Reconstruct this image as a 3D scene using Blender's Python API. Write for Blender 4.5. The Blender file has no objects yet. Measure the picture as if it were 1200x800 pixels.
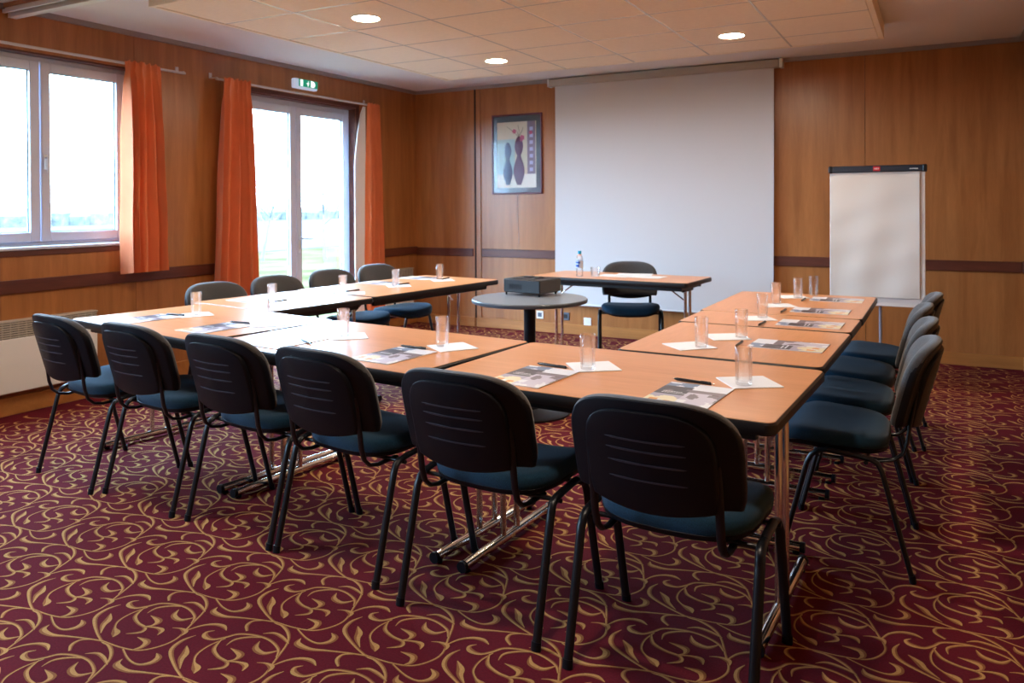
import bpy, math, random
from mathutils import Vector, Matrix
PI = math.pi
random.seed(7)
scene = bpy.context.scene
COL = scene.collection

# ------------------------------------------------------------------ mesh builder
class MB:
    def __init__(s): s.v = []; s.f = []; s.m = []
    def face(s, idx, m=0): s.f.append(tuple(idx)); s.m.append(m)
    def box(s, x0, x1, y0, y1, z0, z1, m=0, M=None):
        b = len(s.v)
        P = [(x0,y0,z0),(x1,y0,z0),(x1,y1,z0),(x0,y1,z0),(x0,y0,z1),(x1,y0,z1),(x1,y1,z1),(x0,y1,z1)]
        if M is not None: P = [tuple(M @ Vector(p)) for p in P]
        s.v += P
        for q in ((0,3,2,1),(4,5,6,7),(0,1,5,4),(1,2,6,5),(2,3,7,6),(3,0,4,7)):
            s.face([b+i for i in q], m)
        return s
    def bbox(s, x0, x1, y0, y1, z0, z1, r=0.004, m=0, M=None):
        """box with chamfered edges: three stacked inset rings"""
        R = [(x0+r,x1-r,y0+r,y1-r,z0),(x0,x1,y0,y1,z0+r),(x0,x1,y0,y1,z1-r),(x0+r,x1-r,y0+r,y1-r,z1)]
        b = len(s.v)
        for (a,c,d,e,z) in R:
            k = r if (a,c)==(x0,x1) else 0
            ring = [(a+k,d,z),(c-k,d,z),(c,d+k,z),(c,e-k,z),(c-k,e,z),(a+k,e,z),(a,e-k,z),(a,d+k,z)]
            if k == 0:
                ring = [(a,d,z),(c,d,z),(c,d,z),(c,e,z),(c,e,z),(a,e,z),(a,e,z),(a,d,z)]
                j = r*0.3
                ring = [(a+j,d,z),(c-j,d,z),(c,d+j,z),(c,e-j,z),(c-j,e,z),(a+j,e,z),(a,e-j,z),(a,d+j,z)]
            if M is not None: ring = [tuple(M @ Vector(p)) for p in ring]
            s.v += ring
        for k in range(3):
            for i in range(8):
                j = (i+1) % 8
                s.face([b+k*8+i, b+k*8+j, b+(k+1)*8+j, b+(k+1)*8+i], m)
        s.face([b+i for i in range(7,-1,-1)], m); s.face([b+24+i for i in range(8)], m)
        return s
    def tube(s, pts, rad, side=None, n=12, m=0, caps=True):
        """sweep a circle or an oval (ra, rb) along pts; side fixes the ra axis"""
        pts = [Vector(p) for p in pts]; b = len(s.v); N = len(pts)
        prev = None
        for i, p in enumerate(pts):
            t = (pts[min(i+1,N-1)] - pts[max(i-1,0)]).normalized()
            if side is not None: a = Vector(side)
            elif prev is not None: a = prev
            else: a = Vector((0,0,1)) if abs(t.z) < .9 else Vector((1,0,0))
            a = (a - t*a.dot(t)).normalized(); prev = a
            c = t.cross(a)
            r = rad[i] if isinstance(rad, list) else rad
            ra, rb = r if isinstance(r, tuple) else (r, r)
            for k in range(n):
                w = 2*PI*k/n
                s.v.append(tuple(p + a*(ra*math.cos(w)) + c*(rb*math.sin(w))))
        for i in range(N-1):
            for k in range(n):
                j = (k+1) % n
                s.face([b+i*n+k, b+i*n+j, b+(i+1)*n+j, b+(i+1)*n+k], m)
        if caps:
            s.face([b+k for k in range(n-1,-1,-1)], m); s.face([b+(N-1)*n+k for k in range(n)], m)
        return s
    def lathe(s, prof, c=(0,0,0), n=28, m=0, close=False):
        b = len(s.v); N = len(prof)
        for (r, z) in prof:
            for k in range(n):
                w = 2*PI*k/n
                s.v.append((c[0]+r*math.cos(w), c[1]+r*math.sin(w), c[2]+z))
        for i in range(N-1):
            for k in range(n):
                j = (k+1) % n
                s.face([b+i*n+k, b+i*n+j, b+(i+1)*n+j, b+(i+1)*n+k], m)
        if not close:
            if prof[0][0] > 1e-6: s.face([b+k for k in range(n-1,-1,-1)], m)
            if prof[-1][0] > 1e-6: s.face([b+(N-1)*n+k for k in range(n)], m)
        return s
    def rings(s, rs, m=0, cap=True):
        b = len(s.v); n = len(rs[0])
        for r in rs: s.v += [tuple(p) for p in r]
        for i in range(len(rs)-1):
            for k in range(n):
                j = (k+1) % n
                s.face([b+i*n+k, b+i*n+j, b+(i+1)*n+j, b+(i+1)*n+k], m)
        if cap:
            s.face([b+k for k in range(n-1,-1,-1)], m); s.face([b+(len(rs)-1)*n+k for k in range(n)], m)
        return s
    def prism(s, poly, z0, z1, m=0, r=0.0):
        if r:
            def inset(d):
                cx = sum(p[0] for p in poly)/len(poly); cy = sum(p[1] for p in poly)/len(poly)
                out = []
                for (x, y) in poly:
                    L = math.hypot(x-cx, y-cy) or 1
                    out.append((x-(x-cx)/L*d, y-(y-cy)/L*d))
                return out
            pr = [(inset(r),z0),(poly,z0+r),(poly,z1-r),(inset(r),z1)]
        else: pr = [(poly,z0),(poly,z1)]
        return s.rings([[(x,y,z) for (x,y) in P] for P, z in pr], m)
    def build(s, name, mats, parent=None, loc=None, smooth=True, angle=38):
        me = bpy.data.meshes.new(name)
        me.from_pydata(s.v, [], s.f)
        mats = mats if isinstance(mats, (list, tuple)) else [mats]
        for mt in mats: me.materials.append(mt)
        if len(mats) > 1: me.polygons.foreach_set('material_index', s.m)
        if smooth:
            me.polygons.foreach_set('use_smooth', [True]*len(me.polygons))
            me.update(); me.set_sharp_from_angle(angle=math.radians(angle))
        me.validate(); me.update()
        o = bpy.data.objects.new(name, me); COL.objects.link(o)
        if parent is not None: o.parent = parent
        if loc is not None: o.location = loc
        return o

def rrect(lx, ly, r, n=6, cx=0, cy=0):
    P = []
    for (sx, sy, a0) in ((1,-1,-90),(1,1,0),(-1,1,90),(-1,-1,180)):
        for i in range(n+1):
            a = math.radians(a0 + 90*i/n)
            P.append((cx+sx*(lx/2-r)+r*math.cos(a), cy+sy*(ly/2-r)+r*math.sin(a)))
    return P

def tag(o, label=None, cat=None, group=None, kind=None):
    if label: o['label'] = label
    if cat: o['category'] = cat
    if group: o['group'] = group
    if kind: o['kind'] = kind
    return o
def empty(name, loc=(0,0,0), rz=0, label=None, cat=None, group=None, kind=None):
    o = bpy.data.objects.new(name, None); COL.objects.link(o)
    o.location = loc; o.rotation_euler = (0,0,rz); o.empty_display_size = .1
    return tag(o, label, cat, group, kind)
KIDS = {}
def kids(o): return [c for c in bpy.data.objects if c.parent == o]
def copy_tree(o, parent=None):
    c = o.copy(); COL.objects.link(c); c.parent = parent
    for ch in kids(o): copy_tree(ch, c)
    return c

# ------------------------------------------------------------------ materials
def lin(c):
    return tuple(((x/255)/12.92 if x/255 <= .04045 else ((x/255+.055)/1.055)**2.4) for x in c) + (1,)
def mat(name, col, rough=.5, metal=0, spec=.5, coat=0, bump=None, noise=None, **kw):
    m = bpy.data.materials.new(name); m.use_nodes = True
    nt = m.node_tree; b = nt.nodes['Principled BSDF']
    b.inputs['Base Color'].default_value = col if len(col) == 4 else (*col, 1)
    b.inputs['Roughness'].default_value = rough; b.inputs['Metallic'].default_value = metal
    b.inputs['Specular IOR Level'].default_value = spec
    b.inputs['Coat Weight'].default_value = coat
    for k, v in kw.items(): b.inputs[k.replace('_',' ')].default_value = v
    L = nt.links
    tc = nt.nodes.new('ShaderNodeTexCoord')
    if noise:                                  # (scale, dark factor, light factor)
        sc, lo, hi = noise
        n = nt.nodes.new('ShaderNodeTexNoise'); n.inputs['Scale'].default_value = sc; n.inputs['Detail'].default_value = 4
        L.new(tc.outputs['Object'], n.inputs['Vector'])
        r = nt.nodes.new('ShaderNodeValToRGB')
        r.color_ramp.elements[0].color = (*[c*lo for c in col[:3]], 1); r.color_ramp.elements[0].position = .3
        r.color_ramp.elements[1].color = (*[min(1, c*hi) for c in col[:3]], 1); r.color_ramp.elements[1].position = .7
        L.new(n.outputs['Fac'], r.inputs['Fac']); L.new(r.outputs['Color'], b.inputs['Base Color'])
    if bump:
        sc, st = bump
        n = nt.nodes.new('ShaderNodeTexNoise'); n.inputs['Scale'].default_value = sc; n.inputs['Detail'].default_value = 3
        L.new(tc.outputs['Object'], n.inputs['Vector'])
        bp = nt.nodes.new('ShaderNodeBump'); bp.inputs['Strength'].default_value = st; bp.inputs['Distance'].default_value = .002
        L.new(n.outputs['Fac'], bp.inputs['Height']); L.new(bp.outputs['Normal'], b.inputs['Normal'])
    return m
def wood(name, base, dark, light, axis='Z', rough=.35, scale=1.0, coat=0, spec=.5):
    m = bpy.data.materials.new(name); m.use_nodes = True
    nt = m.node_tree; b = nt.nodes['Principled BSDF']; L = nt.links
    tc = nt.nodes.new('ShaderNodeTexCoord'); mp = nt.nodes.new('ShaderNodeMapping')
    s = {'Z': (9,9,.7), 'X': (.7,9,9), 'Y': (9,.7,9)}[axis]
    mp.inputs['Scale'].default_value = tuple(v*scale for v in s)
    L.new(tc.outputs['Object'], mp.inputs['Vector'])
    n = nt.nodes.new('ShaderNodeTexNoise'); n.inputs['Scale'].default_value = 1.4; n.inputs['Detail'].default_value = 6; n.inputs['Roughness'].default_value = .6
    n.inputs['Distortion'].default_value = .6
    L.new(mp.outputs[0], n.inputs['Vector'])
    r = nt.nodes.new('ShaderNodeValToRGB')
    r.color_ramp.elements[0].position = .28; r.color_ramp.elements[0].color = dark
    r.color_ramp.elements[1].position = .72; r.color_ramp.elements[1].color = light
    e = r.color_ramp.elements.new(.5); e.color = base
    L.new(n.outputs['Fac'], r.inputs['Fac'])
    # fine pores
    mp2 = nt.nodes.new('ShaderNodeMapping'); mp2.inputs['Scale'].default_value = tuple(v*scale*9 for v in s)
    L.new(tc.outputs['Object'], mp2.inputs['Vector'])
    n2 = nt.nodes.new('ShaderNodeTexNoise'); n2.inputs['Scale'].default_value = 2; n2.inputs['Detail'].default_value = 2
    L.new(mp2.outputs[0], n2.inputs['Vector'])
    mr = nt.nodes.new('ShaderNodeMapRange'); mr.inputs['To Min'].default_value = .88; mr.inputs['To Max'].default_value = 1.1
    L.new(n2.outputs['Fac'], mr.inputs['Value'])
    mx = nt.nodes.new('ShaderNodeMix'); mx.data_type = 'RGBA'; mx.blend_type = 'MULTIPLY'; mx.inputs['Factor'].default_value = 1
    L.new(r.outputs['Color'], mx.inputs['A']); L.new(mr.outputs[0], mx.inputs['B'])
    L.new(mx.outputs['Result'], b.inputs['Base Color'])
    b.inputs['Roughness'].default_value = rough; b.inputs['Coat Weight'].default_value = coat
    b.inputs['Specular IOR Level'].default_value = spec; b.inputs['Coat Roughness'].default_value = .15
    return m
def emis(name, col, st):
    m = bpy.data.materials.new(name); m.use_nodes = True; nt = m.node_tree
    b = nt.nodes['Principled BSDF']; b.inputs['Base Color'].default_value = (*col[:3],1)
    b.inputs['Emission Color'].default_value = (*col[:3],1); b.inputs['Emission Strength'].default_value = st
    return m
def pane_mat(name, refl=.03, tint=(1,1,1,1)):
    m = bpy.data.materials.new(name); m.use_nodes = True; nt = m.node_tree; nt.nodes.clear()
    o = nt.nodes.new('ShaderNodeOutputMaterial'); t = nt.nodes.new('ShaderNodeBsdfTransparent'); g = nt.nodes.new('ShaderNodeBsdfGlossy')
    t.inputs['Color'].default_value = tint; g.inputs['Roughness'].default_value = .02
    lw = nt.nodes.new('ShaderNodeLayerWeight'); p5 = nt.nodes.new('ShaderNodeMath'); p5.operation = 'POWER'; p5.inputs[1].default_value = 5
    f = nt.nodes.new('ShaderNodeMath'); f.operation = 'MULTIPLY_ADD'; f.inputs[1].default_value = .92; f.inputs[2].default_value = refl
    nt.links.new(lw.outputs['Facing'], p5.inputs[0]); nt.links.new(p5.outputs[0], f.inputs[0])
    x = nt.nodes.new('ShaderNodeMixShader')
    nt.links.new(f.outputs[0], x.inputs[0]); nt.links.new(t.outputs[0], x.inputs[1]); nt.links.new(g.outputs[0], x.inputs[2])
    nt.links.new(x.outputs[0], o.inputs[0])
    return m
def glass_mat(name, tint=(1,1,1,1), k=.32):
    m = bpy.data.materials.new(name); m.use_nodes = True; nt = m.node_tree; nt.nodes.clear()
    o = nt.nodes.new('ShaderNodeOutputMaterial'); t = nt.nodes.new('ShaderNodeBsdfTransparent'); g = nt.nodes.new('ShaderNodeBsdfGlass')
    t.inputs['Color'].default_value = tint; g.inputs['Color'].default_value = tint
    g.inputs['Roughness'].default_value = 0; g.inputs['IOR'].default_value = 1.48
    x = nt.nodes.new('ShaderNodeMixShader'); x.inputs[0].default_value = k
    nt.links.new(t.outputs[0], x.inputs[1]); nt.links.new(g.outputs[0], x.inputs[2]); nt.links.new(x.outputs[0], o.inputs[0])
    return m

M = {}
M['wall'] = wood('cherry_panel', lin((167,108,59)), lin((149,93,48)), lin((181,121,68)), 'Z', .32, 1.0)
M['backing'] = mat('panel_gap', lin((50,30,18)), .8)
M['dado'] = wood('dark_walnut_rail', lin((92,46,32)), lin((74,36,26)), lin((108,58,40)), 'X', .4)
M['dado_y'] = wood('dark_walnut_rail_side', lin((92,46,32)), lin((74,36,26)), lin((108,58,40)), 'Y', .4)
M['skirt'] = wood('skirting_wood', lin((182,120,62)), lin((168,108,54)), lin((196,132,70)), 'X', .4)
M['ceil'] = mat('matt_ceiling', lin((226,224,226)), .9, bump=(60,.05))
M['tile'] = mat('ceiling_tile', lin((247,236,218)), .9, noise=(40,.97,1.02))
M['grid'] = mat('grid_metal', lin((225,225,222)), .25, 0, .7)
M['cornice'] = mat('grey_cornice', lin((150,140,138)), .6)
M['beech'] = wood('beech_laminate', lin((222,156,106)), lin((214,147,97)), lin((229,164,114)), 'X', .30, .9, coat=0, spec=.3)
M['beech_y'] = wood('beech_laminate_across', lin((222,156,106)), lin((214,147,97)), lin((229,164,114)), 'Y', .30, .9, coat=0, spec=.3)
M['black'] = mat('black_plastic', (.006,.007,.011,1), .40, 0, .22, bump=(900,.25))
M['edge'] = mat('black_edge', (.012,.011,.012,1), .4)
M['steel_black'] = mat('black_steel', (.005,.006,.009,1), .33, 0, .4)
M['groove'] = mat('shell_ridge', (.045,.05,.07,1), .4)
M['chrome'] = mat('chrome', (.82,.8,.78,1), .12, 1)
M['fabric'] = mat('charcoal_fabric', (.058,.058,.060,1), .95, 0, .2, bump=(700,.5), noise=(350,.6,1.4), Sheen_Weight=.35, Sheen_Roughness=.5)
M['seat'] = mat('blue_charcoal_fabric', (.010,.046,.090,1), .95, 0, .2, bump=(700,.5), noise=(350,.65,1.35), Sheen_Weight=.15, Sheen_Roughness=.5)
M['curtain'] = mat('orange_curtain', (.82,.235,.09,1), .85, 0, .25, noise=(6,.93,1.05), Sheen_Weight=.3)
_n = M['curtain'].node_tree; _b = _n.nodes['Principled BSDF']; _t = _n.nodes.new('ShaderNodeBsdfTranslucent'); _t.inputs['Color'].default_value = (.80,.33,.15,1)
_x = _n.nodes.new('ShaderNodeMixShader'); _x.inputs[0].default_value = .12
_n.links.new(_b.outputs[0], _x.inputs[1]); _n.links.new(_t.outputs[0], _x.inputs[2]); _n.links.new(_x.outputs[0], _n.nodes['Material Output'].inputs[0])
M['lining'] = mat('white_lining', (.8,.82,.84,1), .9)
M['pvc'] = mat('white_window_frame', lin((198,206,226)), .3)
M['gasket'] = mat('grey_gasket', (.05,.12,.13,1), .5)
M['pane'] = pane_mat('window_pane')
M['tumbler'] = glass_mat('tumbler_glass')
M['paper'] = mat('white_paper', (.86,.87,.88,1), .7)
M['screen'] = mat('projection_fabric', (.62,.62,.64,1), .8, bump=(200,.05))
M['case'] = mat('grey_screen_case', lin((178,172,165)), .5)
M['rail'] = mat('curtain_rail', lin((200,192,190)), .35)
M['white'] = mat('white_plastic', (.78,.78,.78,1), .4)
M['heater'] = mat('cream_heater', lin((238,237,234)), .45)
M['heater_grille'] = mat('heater_grille', lin((190,182,168)), .5)
M['navy'] = mat('navy_bar', (.012,.022,.04,1), .4)
M['red'] = mat('red_badge', (.55,.015,.03,1), .4)
M['greytop'] = mat('grey_laminate', lin((128,134,140)), .3, noise=(500,.9,1.1))
M['greyedge'] = mat('grey_edge', lin((84,90,98)), .35)
M['projector'] = mat('dark_grey_case', (.02,.021,.024,1), .4, bump=(500,.2))
M['projside'] = mat('grey_case_side', (.075,.07,.07,1), .5)
M['pen'] = mat('black_pen', (.01,.012,.015,1), .25)
M['lamp'] = emis('lamp_diffuser', (1.0,.83,.66), 165)
M['ring'] = mat('lamp_ring', (.75,.75,.75,1), .3)
M['darkslot'] = mat('dark_slot', (.01,.01,.01,1), .6)
M['alu'] = mat('aluminium', (.7,.72,.74,1), .3, .8)
M['lawn'] = mat('lawn', (.042,.040,.019,1), 1, 0, 0, noise=(.8,.6,1.5))
M['bark'] = mat('bark', (.055,.055,.052,1), .9, noise=(20,.7,1.2))
M['hedge'] = mat('hedge_leaves', (.085,.09,.085,1), 1, 0, 0, noise=(2,.6,1.4))
M['pale_ground'] = mat('washed_out_ground', (.05,.05,.048,1), 1, 0, 0, noise=(8,.85,1.1))  # pale enough that the ground past the lawn clips to white

# carpet
def carpet_mat(name, c1, c2, rough=.95):
    m = bpy.data.materials.new(name); m.use_nodes = True; nt = m.node_tree; b = nt.nodes['Principled BSDF']; L = nt.links
    tc = nt.nodes.new('ShaderNodeTexCoord')
    n = nt.nodes.new('ShaderNodeTexNoise'); n.inputs['Scale'].default_value = 160; n.inputs['Detail'].default_value = 4
    n3 = nt.nodes.new('ShaderNodeTexNoise'); n3.inputs['Scale'].default_value = 1.7; n3.inputs['Detail'].default_value = 3
    L.new(tc.outputs['Object'], n.inputs['Vector']); L.new(tc.outputs['Object'], n3.inputs['Vector'])
    r = nt.nodes.new('ShaderNodeValToRGB'); r.color_ramp.elements[0].position = .3; r.color_ramp.elements[1].position = .7
    r.color_ramp.elements[0].color = c1; r.color_ramp.elements[1].color = c2
    ad = nt.nodes.new('ShaderNodeMath'); ad.operation = 'MULTIPLY_ADD'; ad.inputs[1].default_value = .5
    L.new(n3.outputs['Fac'], ad.inputs[0]); 
    hm = nt.nodes.new('ShaderNodeMath'); hm.operation = 'MULTIPLY'; hm.inputs[1].default_value = .5
    L.new(n.outputs['Fac'], hm.inputs[0]); L.new(hm.outputs[0], ad.inputs[2])
    L.new(ad.outputs[0], r.inputs['Fac']); L.new(r.outputs['Color'], b.inputs['Base Color'])
    b.inputs['Roughness'].default_value = rough; b.inputs['Specular IOR Level'].default_value = .15
    b.inputs['Sheen Weight'].default_value = 0
    bp = nt.nodes.new('ShaderNodeBump'); bp.inputs['Strength'].default_value = .5; bp.inputs['Distance'].default_value = .003
    L.new(n.outputs['Fac'], bp.inputs['Height']); L.new(bp.outputs['Normal'], b.inputs['Normal'])
    return m
M['carpet'] = carpet_mat('burgundy_carpet', lin((86,17,29)), lin((114,28,42)))
M['gold'] = carpet_mat('gold_carpet_yarn', lin((178,132,78)), lin((214,168,106)))
M['gold_dark'] = carpet_mat('dull_gold_carpet_yarn', lin((138,86,54)), lin((162,108,66)))

# ------------------------------------------------------------------ room
XL, XR, YB, YF, ZC = -5.27, .62, 7.42, -1.6, 2.65

MOTIF = [[(0.0,0.0,0.0044),(0.077,0.003,0.0044),(0.143,0.019,0.005),(0.18,0.063,0.005),(0.19,0.116,0.005),(0.163,0.189,0.005),(0.13,0.27,0.005),(0.092,0.313,0.0077),(0.042,0.338,0.0077),(0.007,0.341,0.0055),(-0.067,0.371,0.0066),(-0.143,0.418,0.0099),(-0.161,0.469,0.0088),(-0.148,0.512,0.0016)],
[(-0.244,-0.021,0.0016),(-0.232,-0.049,0.0143),(-0.179,-0.054,0.011),(-0.127,-0.036,0.0061),(-0.063,-0.016,0.005),(0.0,0.0,0.005)],
[(0.156,0.199,0.0044),(0.13,0.233,0.0066),(0.071,0.257,0.0066),(0.012,0.257,0.0066),(-0.042,0.238,0.0066),(-0.066,0.204,0.0066),(-0.091,0.178,0.0077),(-0.126,0.179,0.0132),(-0.14,0.197,0.0077),(-0.126,0.216,0.0016)],
[(-0.027,0.174,0.0016),(-0.028,0.209,0.0066),(0.001,0.239,0.0066),(0.038,0.256,0.0028)],
[(0.046,0.238,0.0016),(0.064,0.204,0.0132),(0.107,0.195,0.011),(0.134,0.225,0.0033)],
[(0.023,0.274,0.0016),(0.053,0.292,0.0077),(0.094,0.286,0.0088),(0.134,0.269,0.0033)],
[(-0.033,0.262,0.0055),(-0.059,0.286,0.0088),(-0.06,0.314,0.0061),(-0.031,0.333,0.0028)],
[(0.176,0.158,0.0039),(0.195,0.201,0.0061),(0.226,0.228,0.0088),(0.261,0.234,0.011),(0.289,0.221,0.0022)],
[(0.092,0.001,0.0039),(0.155,-0.026,0.005),(0.205,-0.031,0.0061),(0.232,-0.008,0.0121),(0.23,0.02,0.0143),(0.204,0.034,0.0022)],
[(0.123,0.01,0.0033),(0.135,0.034,0.011),(0.122,0.062,0.0143),(0.074,0.064,0.0016)],
[(-0.132,0.115,0.0022),(-0.103,0.086,0.0154),(-0.087,0.058,0.0121),(-0.049,0.024,0.0016)],
[(-0.06,0.2,0.0039),(-0.073,0.147,0.0044),(-0.067,0.098,0.005),(-0.04,0.066,0.0055),(-0.009,0.048,0.0176),(0.005,0.028,0.0016)],
[(-0.066,0.189,0.0033),(-0.045,0.142,0.0088),(0.0,0.119,0.0077),(0.046,0.111,0.0077),(0.056,0.088,0.0088),(0.024,0.06,0.0016)],
[(0.037,0.113,0.0033),(0.056,0.131,0.0066),(0.05,0.159,0.0154),(-0.003,0.169,0.0016)],
[(0.043,0.115,0.0044),(0.077,0.127,0.0066),(0.107,0.125,0.0121),(0.119,0.101,0.0016)],
[(0.125,0.151,0.0016),(0.151,0.16,0.0055),(0.179,0.155,0.0132),(0.188,0.132,0.0022)]]
def catmull(P, k):
    out = []; n = len(P)
    for i in range(n-1):
        p0, p1, p2, p3 = P[max(i-1,0)], P[i], P[i+1], P[min(i+2,n-1)]
        for j in range(k):
            t = j/k
            out.append(tuple(.5*((2*b)+(-a+c)*t+(2*a-5*b+4*c-d)*t*t+(-a+3*b-3*c+d)*t**3) for a,b,c,d in zip(p0,p1,p2,p3)))
    out.append(P[-1]); return out
fl = MB()
fl.box(XL, XR, YF, YB, -.08, 0)
strips = []
for c in MOTIF:
    pts = catmull(c, 5); L_, R_ = [], []
    for i, p in enumerate(pts):
        a = pts[max(i-1,0)]; b = pts[min(i+1,len(pts)-1)]
        dx, dy = b[0]-a[0], b[1]-a[1]; d = math.hypot(dx,dy) or 1
        w = max(p[2], .0008)*.5*1.5
        L_.append((p[0]-dy/d*w, p[1]+dx/d*w)); R_.append((p[0]+dy/d*w, p[1]-dx/d*w))
    strips.append((L_, R_))
A_, B_, J0 = (.383,-.012), (.008,.343), (-2.259,1.862)
for i in range(-12, 12):
    for j in range(-6, 19):   # one repeat of the woven scroll
        ox = J0[0]+i*A_[0]+j*B_[0]; oy = J0[1]+i*A_[1]+j*B_[1]
        if not (XL+.02 < ox < XR+.1 and .3 < oy < YB-.1): continue
        for sk, (L_, R_) in enumerate(strips):
            hz_ = .0005+.00004*sk+(.00002 if (i+j) % 2 else 0)+(.00001 if i % 2 else 0)
            if any(not (XL < ox+p[0] < XR and oy+p[1] < YB) for p in L_): continue
            b = len(fl.v); n = len(L_)
            C_ = [(.38*p[0]+.62*q[0], .38*p[1]+.62*q[1]) for p, q in zip(L_, R_)]
            fl.v += [(ox+p[0], oy+p[1], hz_) for p in L_] + [(ox+p[0], oy+p[1], hz_) for p in C_] + [(ox+p[0], oy+p[1], hz_) for p in R_]
            for k in range(n-1):
                fl.face([b+n+k, b+n+k+1, b+k+1, b+k], 1); fl.face([b+2*n+k, b+2*n+k+1, b+n+k+1, b+n+k], 2)
tag(fl.build('floor', [M['carpet'], M['gold'], M['gold_dark']], smooth=False), 'burgundy carpet with gold scrolling leaf pattern', kind='structure')

# ceiling slab
c = MB(); c.box(XL-.2, XR+.2, YF-.2, YB+.2, ZC, ZC+.12)
tag(c.build('ceiling', M['ceil'], smooth=False), 'plain painted ceiling around the dropped tile panel', kind='structure')

# walls with panel boards; opening list (u0,u1,z0,z1)
def panel_wall(name, axis, at, inward, u0, u1, seams, holes, thick=.22, gap=.004, bmat=None):
    """axis 'x': wall plane x=at spanning y; axis 'y': plane y=at spanning x"""
    mb = MB(); face = at
    def put(a, b, z0, z1, d0, d1, m):
        lo, hi = sorted((face+inward*d0, face+inward*d1))
        if axis == 'x': mb.box(lo, hi, a, b, z0, z1, m)
        else: mb.box(a, b, lo, hi, z0, z1, m)
    def cells(us, zs):
        for i in range(len(us)-1):
            for j in range(len(zs)-1):
                a, b, z0, z1 = us[i], us[i+1], zs[j], zs[j+1]
                mu, mz = (a+b)/2, (z0+z1)/2
                if any(h[0] < mu < h[1] and h[2] < mz < h[3] for h in holes): continue
                yield a, b, z0, z1
    hu = sorted(set([u0,u1]+[h[0] for h in holes]+[h[1] for h in holes])); hz = sorted(set([0,ZC]+[h[2] for h in holes]+[h[3] for h in holes]))
    for a,b,z0,z1 in cells(hu, hz): put(a, b, z0, z1, -thick, -.012, 1)
    edges = [u0]+[s for s in seams if u0 < s < u1]+[u1]
    for k in range(len(edges)-1):
        e0 = edges[k]+(gap/2 if k else 0); e1 = edges[k+1]-(gap/2 if k < len(edges)-2 else 0)
        us = sorted(set([e0,e1]+[h[i] for h in holes for i in (0,1) if e0 < h[i] < e1]))
        for a,b,z0,z1 in cells(us, hz): put(a, b, z0, z1, -.012, 0, 0)
    o = mb.build(name, [bmat or M['wall'], M['backing']], smooth=False)
    return tag(o, kind='structure')
WIN = (2.45, 3.815, 1.075, 2.375); DOOR = (4.78, 6.35, -.01, 2.345); WIN_FILL = (-.6, .84, 1.075, 2.375)  # last opening is out of view, added to let in fill daylight
tag(panel_wall('wall_left', 'x', XL, 1, YF, YB, [-.1, .9, 1.9, 2.85, 3.815, 4.805, 6.29], [WIN, DOOR, WIN_FILL]), 'cherry wood panelled wall holding the window and the glazed door')
tag(panel_wall('wall_back', 'y', YB, -1, XL, XR, [-4.47, -3.205, -2.0, -.538], []), 'cherry wood panelled wall behind the projection screen')
tag(panel_wall('wall_right', 'x', XR, -1, YF, YB, [.2, 1.4, 2.6, 3.8, 5.0, 6.2], []), 'cherry wood panelled wall at the right')
tag(panel_wall('wall_front', 'y', YF, 1, XL, XR, [-4,-2.8,-1.6,-.4], []), 'cherry wood panelled wall behind the viewer')

# the wide dark joint and pilaster strip on the back wall
t = MB(); t.box(-4.483, -4.457, YB-.004, YB-.0005, .1, 2.63); t.box(-4.455, -4.40, YB-.012, YB-.0005, .1, 2.63, 1)
tag(t.build('trim_1', [M['backing'], M['wall']], smooth=False), 'narrow upright strip beside the dark joint of the back wall', kind='structure')

def rail_run(name, segs, label, z0, z1, d, mats):
    mb = MB()
    for (axis, at, sgn, a, b) in segs:
        if axis == 'y': mb.bbox(a, b, min(at, at+sgn*d), max(at, at+sgn*d), z0, z1, .003, 0)
        else: mb.bbox(min(at, at+sgn*d), max(at, at+sgn*d), a, b, z0, z1, .003, 1)
    tag(mb.build(name, mats), label, kind='structure')
rail_run('trim_2', [('y',YB,-1,XL+.02,-4.50),('y',YB,-1,-4.39,XR-.02)], 'dark brown dado rail along the back wall', .775, .862, .018, [M['dado'],M['dado_y']])
rail_run('trim_3', [('x',XL,1,YF,4.779),('x',XL,1,6.42,YB)], 'dark brown dado rail along the window wall', .785, .872, .018, [M['dado'],M['dado_y']])
rail_run('trim_4', [('x',XR,-1,YF,YB)], 'dark brown dado rail along the right wall', .78, .867, .018, [M['dado'],M['dado_y']])
rail_run('baseboard_back', [('y',YB,-1,XL+.014,-4.483),('y',YB,-1,-4.457,XR)], 'wooden skirting along the back wall', 0.001, .105, .014, [M['skirt'],M['skirt']])
rail_run('baseboard_left', [('x',XL,1,YF,4.779),('x',XL,1,6.36,YB)], 'wooden skirting under the window', 0.001, .12, .014, [M['skirt'],M['skirt']])
rail_run('baseboard_right', [('x',XR,-1,YF,YB-.015)], 'wooden skirting along the right wall', 0.001, .105, .014, [M['skirt'],M['skirt']])
# cornices
mb = MB(); mb.box(XL, XR, YB-.03, YB-.0005, 2.615, ZC); mb.box(XL, XL+.03, YF, YB-.03, 2.615, ZC); mb.box(XR-.03, XR, YF, YB-.03, 2.615, ZC)
tag(mb.build('trim_5', M['cornice'], smooth=False), 'thin grey cornice where the walls meet the ceiling', kind='structure')

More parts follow.
